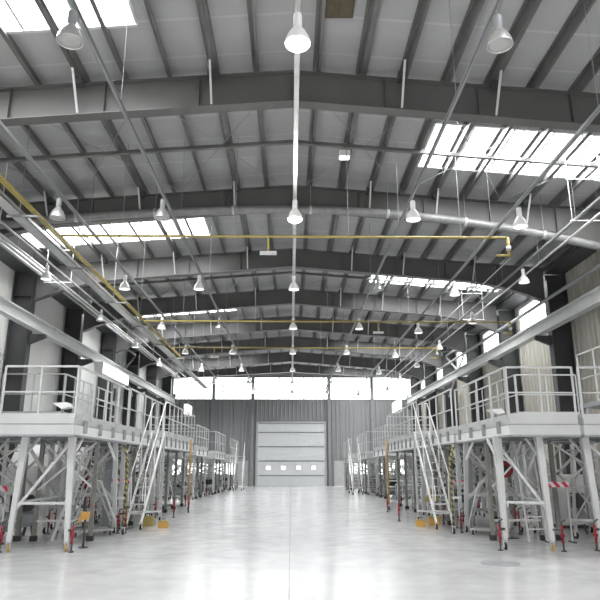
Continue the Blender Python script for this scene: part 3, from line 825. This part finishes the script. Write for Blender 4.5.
stair('distant white stair against the far left docks', -1, 3.8, 46.5, 48.6, 2.4)
stair('distant white stair against the far right docks', 1, 4.1, 40.0, 42.4, 2.5)
# inclined ladders under and behind the docks
def ladder(label, p0, p1, w, axis=0, m='lgrey'):
    p0 = Vector(p0); p1 = Vector(p1)
    t = thing('ladder', label, 'ladder', tuple(p0), 'ladders under the docks')
    o = vec(w/2, 0, 0) if axis == 0 else vec(0, w/2, 0)
    for s_ in (-1, 1): MB().bar(p0+o*s_, p1+o*s_, .035, .07).build('rail', m, t)
    n = int((p1-p0).length/.27)
    for j in range(1, n):
        q = p0.lerp(p1, j/n); MB().bar(q-o, q+o, .03, .03).build('rung', m, t)
ladder('inclined ladder under the left front dock, seen between its legs', (-5.6, 15.9, 0), (-4.95, 15.9, 2.2), .42, 1)
ladder('upright ladder under the right front dock, between its middle and outer legs', (5.75, 15.4, 0), (5.6, 15.4, 2.2), .42, 0)
ladder('inclined ladder leaning behind the left front dock toward the wall', (-7.08, 19.4, 0), (-7.08, 20.2, 2.9), .45, 0)
ladder('inclined ladder leaning behind the right front dock toward the wall', (7.08, 19.4, 0), (7.08, 20.2, 2.9), .45, 0)
ladder('upright ladder deep under the third left dock', (-5.4, 25.6, 0), (-5.4, 25.9, 2.2), .42, 0)
ladder('upright ladder deep under the third right dock', (5.4, 25.6, 0), (5.4, 25.9, 2.2), .42, 0)

# ---------------------------------------------------------------- striped bumper posts
def hpost(label, x, y, h, m, top=0.):
    t = thing('bumper_post', label, 'post', (x, y, 0), 'bumper posts at the dock corners')
    pts = [(x, y, .2), (x, y, h*.8), (x+top, y, h)]
    MB().tube(pts, .031 if m == 'hazard' else .045, 8).build('post', m, t)
    castor(t, x, y, tire='rubber')
    MB().bar((x, y, .9), (x+(.25 if x > 0 else -.25), y, .9), .05).build('arm', 'galv', t)
hpost('yellow and black striped post with castor at the left front dock corner', -4.28, 17.0, 2.25, 'hazard', -.12)
hpost('yellow and black striped post with castor at the right front dock corner', 4.22, 17.1, 2.25, 'hazard', .12)
hpost('orange-yellow post at the far end of the left dock row', -4.05, 26.0, 2.75, 'amber')
hpost('orange-yellow post at the far end of the right dock row', 3.92, 26.2, 2.75, 'amber')
hpost('olive striped post beside the farthest right dock', 4.05, 47.5, 2.3, 'hazard')

# ---------------------------------------------------------------- trestles, carts and gear under the docks
def trestle():
    t = thing('trestle_frame', '', 'trestle', (0, 0, 0), 'trestle frames under the docks')
    for x in (-.45, .45):
        MB().bar((x*1.15, 0, .15), (x*.8, 0, 2.1), .06).build('upright', 'lgrey', t)
        castor(t, x*1.15, 0)
    for z0, z1 in ((.4, 1.2), (1.2, 2.0)):
        MB().bar((-.5, .03, z0), (.42, .03, z1), .035).build('diagonal', 'galv', t)
        MB().bar((.5, -.03, z0), (-.42, -.03, z1), .035).build('diagonal', 'galv', t)
    for z in (.35, 1.2, 2.08): MB().bar((-.5, 0, z), (.5, 0, z), .045).build('rail', 'lgrey', t)
    return t
def cart():
    t = thing('equipment_cart', '', 'cart', (0, 0, 0), 'carts parked under the docks')
    MB().box(-.45, .45, -.3, .3, .2, .26).build('lower_shelf', 'galv', t)
    MB().box(-.45, .45, -.3, .3, .72, .78).build('upper_shelf', 'lgrey', t)
    for x in (-.43, .43):
        for y in (-.28, .28):
            MB().bar((x, y, .16), (x, y, .78), .035).build('upright', 'galv', t); castor(t, x, y, r=.06)
    MB().tube([(.43, -.25, .78), (.58, -.25, .98), (.58, .25, .98), (.43, .25, .78)], .018, 6).build('push_handle', 'galv', t)
    MB().box(-.3, .05, -.2, .15, .78, 1.02).build('machine_case', 'mgrey', t)
    MB().box(-.35, .3, -.22, .2, .26, .5).build('crate', 'mgrey', t)
    return t
def compressor():
    t = thing('air_unit', '', 'machine', (0, 0, 0), 'dark machines under the docks')
    MB().lathe([(.02, -.5), (.15, -.48), (.2, -.42), (.2, .42), (.15, .48), (.02, .5)], (0, 0, .42), 16, 'x').build('tank', 'mgrey', t)
    MB().box(-.2, .2, -.16, .16, .62, 1.0).build('motor', 'blackp', t)
    MB().lathe([(.19, -.03), (.2, 0), (.19, .03)], (.3, 0, .8), 14, 'y').build('belt_guard', 'dark', t)
    for x in (-.35, .35): MB().bar((x, -.15, 0), (x, -.08, .3), .05).build('foot', 'dark', t); MB().bar((x, .15, 0), (x, .08, .3), .05).build('foot', 'dark', t)
    MB().tube([(-.45, 0, .5), (-.6, 0, .95), (-.6, .1, 1.0)], .02, 6).build('handle', 'dark', t)
    return t
def armchairframe():
    """bent tube boarding frame, loops of pale tube"""
    t = thing('tube_cradle', '', 'stand', (0, 0, 0), 'bent tube stands under the docks')
    for y in (-.3, .3):
        MB().tube([(-.5, y, .12), (.5, y, .12), (.55, y, .3), (.1, y, 1.3), (-.05, y, 1.36), (-.2, y, 1.25), (-.5, y, .3), (-.5, y, .12)], .028, 7).build('side_loop', 'lgrey', t)
        castor(t, -.42, y, r=.055); castor(t, .42, y, r=.055)
    for x, z in ((-.45, .45), (-.3, .9), (.3, .9), (-.05, 1.36)): MB().bar((x, -.3, z), (x, .3, z), .035).build('cross_tube', 'lgrey', t)
    MB().box(-.42, .42, -.28, .28, .14, .17).build('tray', 'mgrey', t)
    return t
pt, pc, pa, pb = trestle(), cart(), compressor(), armchairframe()
rnd = random.Random(3)
zones = [('under the front dock', 15.9, 17.2, 5.1, 5.7), ('outside the front dock', 16.0, 17.6, 6.7, 7.7),
         ('under the second dock', 18.9, 22.2, 5.2, 6.3), ('under the raised dock', 21.2, 25.4, 7.9, 8.9),
         ('under the third dock', 24.2, 28.3, 5.2, 6.3), ('beyond the raised dock', 27, 31.5, 7.6, 9.6),
         ('under the first distant dock', 34.5, 38, 5.5, 7.0), ('under the second distant dock', 40, 44.4, 5.2, 7.0), ('under the farthest dock', 46.5, 52, 4.9, 6.9)]
used = []
for _l in ((-5.3, 15.9, .5), (5.7, 15.4, .35), (-7.08, 19.8, .6), (7.08, 19.8, .6), (-5.4, 25.75, .5), (5.4, 25.75, .5), (5.35, 16, .3), (-5.95, 18.9, .25), (6.2, 15.2, .4), (-6.75, 14.9, .4), (-8.2, 36.3, .6), (8.2, 36.3, .6), (8.4, 19.2, .9), (-7.3, 18.4, .8), (-5.3, 18.6, .4), (5.3, 18.6, .4), (-9.9, 28.3, .7), (9.9, 28.3, .7), (-9.9, 20, .5), (5.9, 17, .2), (6.6, 19.3, .2), (-5.95, 20.1, .2)):
    used.append(_l)
def free(x, y, r):
    sd = 1 if x > 0 else -1
    for (s_, xi, xo, y0, y1) in DOCKS:
        if s_ != sd: continue
        ax = abs(x); g = r*.8
        inx = xi+g < ax < xo-g; iny = y0+g < y < y1-g
        out = ax < xi-g or ax > xo+g or y < y0-g or y > y1+g
        if not out:
            if not (inx and iny): return False
            nm_ = max(1, int((y1-y0)/2.4))
            if any(abs(y-(y0+(y1-y0)*j/(nm_+1))) < r+.05 for j in range(1, nm_+1)): return False
    return all((x-a)**2+(y-b)**2 > (r+c)**2 for a, b, c in used)
def put(proto, x, y, rz, label, r=.55):
    used.append((x, y, r)); return place(proto, (x, y, 0), rz, label)
kinds = [(pt, 'cross-braced trestle', .42), (pc, 'two-shelf cart', .5), (pa, 'dark tank compressor', .45), (pb, 'bent-tube stand', .5)]
counts = {}
zi = 0
for (zn, ya, yb_, xa, xb) in zones:
    for sd, side in ((-1, 'left'), (1, 'right')):
        placed = [0, 0, 0, 0]
        plan = [0, 3, 1, 0, 2] if yb_-ya > 3.5 else [0, 3, 2, 1]
        if ya < 18: plan = [3] if xa < 6 else [0, 2]
        for ki in plan:
            proto, txt, r = kinds[ki]
            for tr in range(400):
                x = sd*rnd.uniform(xa, xb); y = rnd.uniform(ya, yb_)
                if free(x, y, r): break
            else: continue
            placed[ki] += 1
            n = plan.count(ki)
            pos = '' if n == 1 else ['', 'one '][0]
            used.append((x, y, r))
            o = place(proto, (x, y, 0), rnd.choice([0, PI/2, .5, -.4, 1.2]), '')
            counts.setdefault((zn, side, ki), []).append((o, y, txt))
for (zn, side, ki), L in counts.items():
    L.sort(key=lambda q: q[1])
    for i, (o, y, txt) in enumerate(L):
        sfx = '' if len(L) == 1 else (', the nearer of two' if i == 0 else ', the farther of two')
        o['label'] = '%s %s on the %s%s' % (txt, zn, side, sfx)

# red and white barrier boards
for i, (x, y, z, lb) in enumerate(((-4.98, 18.95, 1.28, 'red and white striped board beside the left stair'), (5.0, 18.9, 1.25, 'red and white striped board beside the right stair'),
                                  (-6.75, 14.9, 1.2, 'red and white striped board at the left picture edge'), (6.2, 15.2, 1.28, 'red and white striped board behind the right front legs'))):
    t = thing('barrier_board', lb, 'barrier', (x, y, 0), 'striped barrier boards')
    MB().box(x-.32, x+.32, y-.012, y+.012, z-.06, z+.06).build('board', 'rw', t)
    for dx in (-.28, .28):
        MB().bar((x+dx, y+.03, 0), (x+dx, y+.03, z+.04), .03).build('stake', 'galv', t)
        MB().bar((x+dx, y-.14, .015), (x+dx, y+.2, .015), .05, .03).build('foot', 'dark', t)
# yellow cases and warning boards low on the floor
def case(label, x, y, z, s, m='orange'):
    t = thing('tool_case', label, 'case', (x, y, z), 'small cases beside the stairs')
    MB().box(x-.17*s, x+.17*s, y-.1*s, y+.1*s, z, z+.2*s).build('body', m, t)
    MB().box(x-.16*s, x+.16*s, y-.095*s, y+.095*s, z+.2*s, z+.25*s).build('lid', 'yellow', t)
    MB().tube([(x-.06*s, y, z+.25*s), (x-.05*s, y, z+.31*s), (x+.05*s, y, z+.31*s), (x+.06*s, y, z+.25*s)], .012*s, 6).build('handle', 'dark', t)
case('yellow case on the floor beneath the left stair', -4.22, 19.5, 0, 1.1, 'yellow')
case('orange case on the floor beneath the right stair', 4.27, 19.6, 0, 1.0)
case('orange case standing just left of the right stair', 3.78, 19.2, 0, .8)
case('flat orange case beside the foot of the left stair', -3.62, 18.85, 0, .8)
t = thing('warning_sign', 'yellow triangular sign propped behind the right stair', 'sign', (4.45, 20.6, 0))
m = MB(); m.prism([(4.2, .62), (4.7, .62), (4.45, 1.02)], 1, 20.6, 20.62); m.build('sign_plate', 'yellow', t)
m = MB(); m.bar((4.45, 20.63, 0), (4.45, 20.63, .95), .03); m.build('stake', 'galv', t)
MB().box(4.3, 4.6, 20.5, 20.75, 0, .02).build('base', 'dark', t)
MB().prism([(4.43, .68), (4.47, .68), (4.46, .9), (4.44, .9)], 1, 20.59, 20.6).build('mark', 'blackp', t)
t = thing('orange_motor', 'orange cranked motor box on the left front jack', 'motor', (-4.5, 14.35, 0))
MB().box(-4.54, -4.39, 14.32, 14.46, .58, .74).build('body', 'orange', t)
MB().box(-4.58, -4.52, 14.30, 14.34, .52, .64).build('clamp', 'orange', t)
MB().tube([(-4.46, 14.4, 0.02), (-4.46, 14.4, .62)], .025, 8).build('column', 'dark', t)
MB().lathe([(.1, 0), (.1, .02)], (-4.46, 14.4, 0), 12).build('foot_plate', 'dark', t)
MB().tube([(-4.46, 14.4, .74), (-4.46, 14.4, .84), (-4.38, 14.4, .87)], .014, 6).build('crank', 'blackp', t)
# extra free-standing jacks (red) visible among the legs
for i, (x, y, lb) in enumerate(((-5.95, 20.1, 'red screw jack on the floor behind the left front dock'), (-4.35, 17.45, 'red screw jack by the striped post on the left'), (-4.0, 22.6, 'red screw jack right of the left stair foot'),
                                (-3.88, 25.0, 'red screw jack by the orange post on the left'), (5.9, 17.0, 'red screw jack under the outer end of the right front dock'), (4.62, 19.9, 'red screw jack behind the right stair'),
                                (3.45, 21.0, 'red screw jack left of the right stair'), (3.72, 25.2, 'red screw jack by the orange post on the right'), (6.6, 19.3, 'orange-red screw jack far under the right docks'))):
    t = thing('floor_jack', lb, 'jack', (x, y, 0), 'free-standing red screw jacks')
    jack(t, x, y, .56)

# leaning panels, cabinets
def panel(label, pts, th, m):
    """curved sheet given by (y,z) profile extruded in x"""
    t = MB(); x0, x1, prof = pts
    back_ = [(a+th, b) for a, b in prof[::-1]]
    t.prism(prof+back_, 0, x0, x1)
    c = ((x0+x1)/2, prof[0][0], min(b for a, b in prof))
    return mono('curved_panel', t, m, label, 'panel', c, 'curved panels among the docks')
panel('dark grey curved panel standing under the second left dock', (-5.3, -5.1, [(18.6, 0), (18.5, .8), (18.55, 1.6), (18.75, 2.25)]), .03, 'mgrey')
panel('dark grey curved panel standing under the second right dock', (5.0, 5.2, [(18.6, 0), (18.5, .8), (18.55, 1.6), (18.75, 2.25)]), .03, 'mgrey')
panel('white curved panel leaning behind the left front dock', (-8.0, -6.7, [(18.0, 0), (18.1, .8), (18.4, 1.7), (18.9, 2.3)]), .03, 'white')
def cabinet(label, x0, x1, y0, y1, h, m='lgrey'):
    t = thing('storage_cabinet', label, 'cabinet', ((x0+x1)/2, (y0+y1)/2, 0), 'cabinets against the walls')
    MB().box(x0, x1, y0, y1, .08, h).build('body', m, t)
    MB().box(x0+.03, x1-.03, y0+.03, y1-.03, 0, .08).build('plinth', 'dark', t)
    n = max(1, round((x1-x0)/.6))
    for j in range(n):
        a = x0+(x1-x0)*j/n; b = x0+(x1-x0)*(j+1)/n
        d = MB().box(a+.015, b-.015, y0-.02, y0, .1, h-.02).build('door', m, t)
        MB().box(b-.09, b-.07, y0-.04, y0-.02, h*.5, h*.5+.15).build('handle', 'blackp', d)
cabinet('large pale box container behind the right front legs', 7.6, 9.25, 18.55, 19.9, 1.45, 'lgrey')
cabinet('dark cabinet standing at the left wall behind the front dock', -10.2, -9.6, 19.8, 20.3, 2.0, 'blackp')
cabinet('grey double cabinet at the left wall further back', -10.3, -9.4, 28.0, 28.6, 1.9, 'mgrey')
cabinet('grey double cabinet at the right wall further back', 9.6, 10.2, 28.0, 28.6, 1.9, 'mgrey')
cabinet('dark low cabinet under the far left docks', -8.6, -7.8, 36, 36.6, 1.4, 'blackp')
cabinet('dark low cabinet under the far right docks', 7.8, 8.6, 36, 36.6, 1.4, 'blackp')
# red boxes
t = thing('fire_extinguisher', 'red extinguisher hung on a stand under the left front dock', 'fire extinguisher', (-5.95, 18.9, 0))
MB().lathe([(.03, 1.62), (.08, 1.58), (.09, 1.5), (.09, 1.1), (.08, 1.08)], (-5.95, 18.9, 0), 14).build('bottle', 'red', t)
MB().bar((-5.95, 19.02, 0), (-5.95, 19.02, 1.7), .04).build('stand', 'dark', t); MB().box(-6.1, -5.8, 18.88, 19.15, 0, .02).build('base', 'dark', t)
MB().tube([(-5.95, 18.9, 1.62), (-5.95, 18.84, 1.68), (-5.86, 18.84, 1.5)], .015, 6).build('hose', 'blackp', t)
t = thing('hose_reel', 'round red reel on a stand behind the right front legs', 'reel', (5.35, 16.0, 0))
MB().lathe([(.17, -.05), (.2, -.05), (.2, .05), (.17, .05)], (5.3, 16.0, 1.62), 20, 'y').build('drum', 'red', t)
MB().lathe([(.03, -.07), (.17, -.02), (.17, .02), (.03, .07)], (5.3, 16.0, 1.62), 20, 'y').build('disc', 'blackp', t)
MB().bar((5.3, 16.1, 0), (5.3, 16.1, 1.6), .045).build('stand', 'lgrey', t); MB().box(5.1, 5.5, 15.95, 16.3, 0, .02).build('base', 'dark', t)
# floodlights lying on the decks
for x, y, lb in ((-5.0, 13.9, 'white tilted work light on the left front deck'), (4.95, 15.3, 'white tilted work light on the right front deck')):
    t = thing('work_light', lb, 'light', (x, y, 2.7), 'work lights on the decks')
    m = MB(); m.prism([(x-.18, 3.02), (x+.02, 2.9), (x+.2, 2.94), (x+.12, 3.04)], 1, y-.15, y+.15); m.build('head', 'white', t)
    MB().bar((x, y, 2.7), (x, y, 2.95), .03).build('stem', 'mgrey', t); MB().box(x-.15, x+.15, y-.1, y+.1, 2.7, 2.72).build('base', 'mgrey', t)
# floor drain cover
m = MB().lathe([(.34, 0), (.34, .006), (.30, .008), (.001, .008)], (0, 0, 0), 28)
o = mono('drain_cover', m, 'mgrey', 'round grey drain cover set in the floor before the right front dock', 'drain cover', (0, 0, 0)); o.location = (3.78, 12.05, 0)
for o in list(C.objects):
    if '_o' in o: del o['_o']
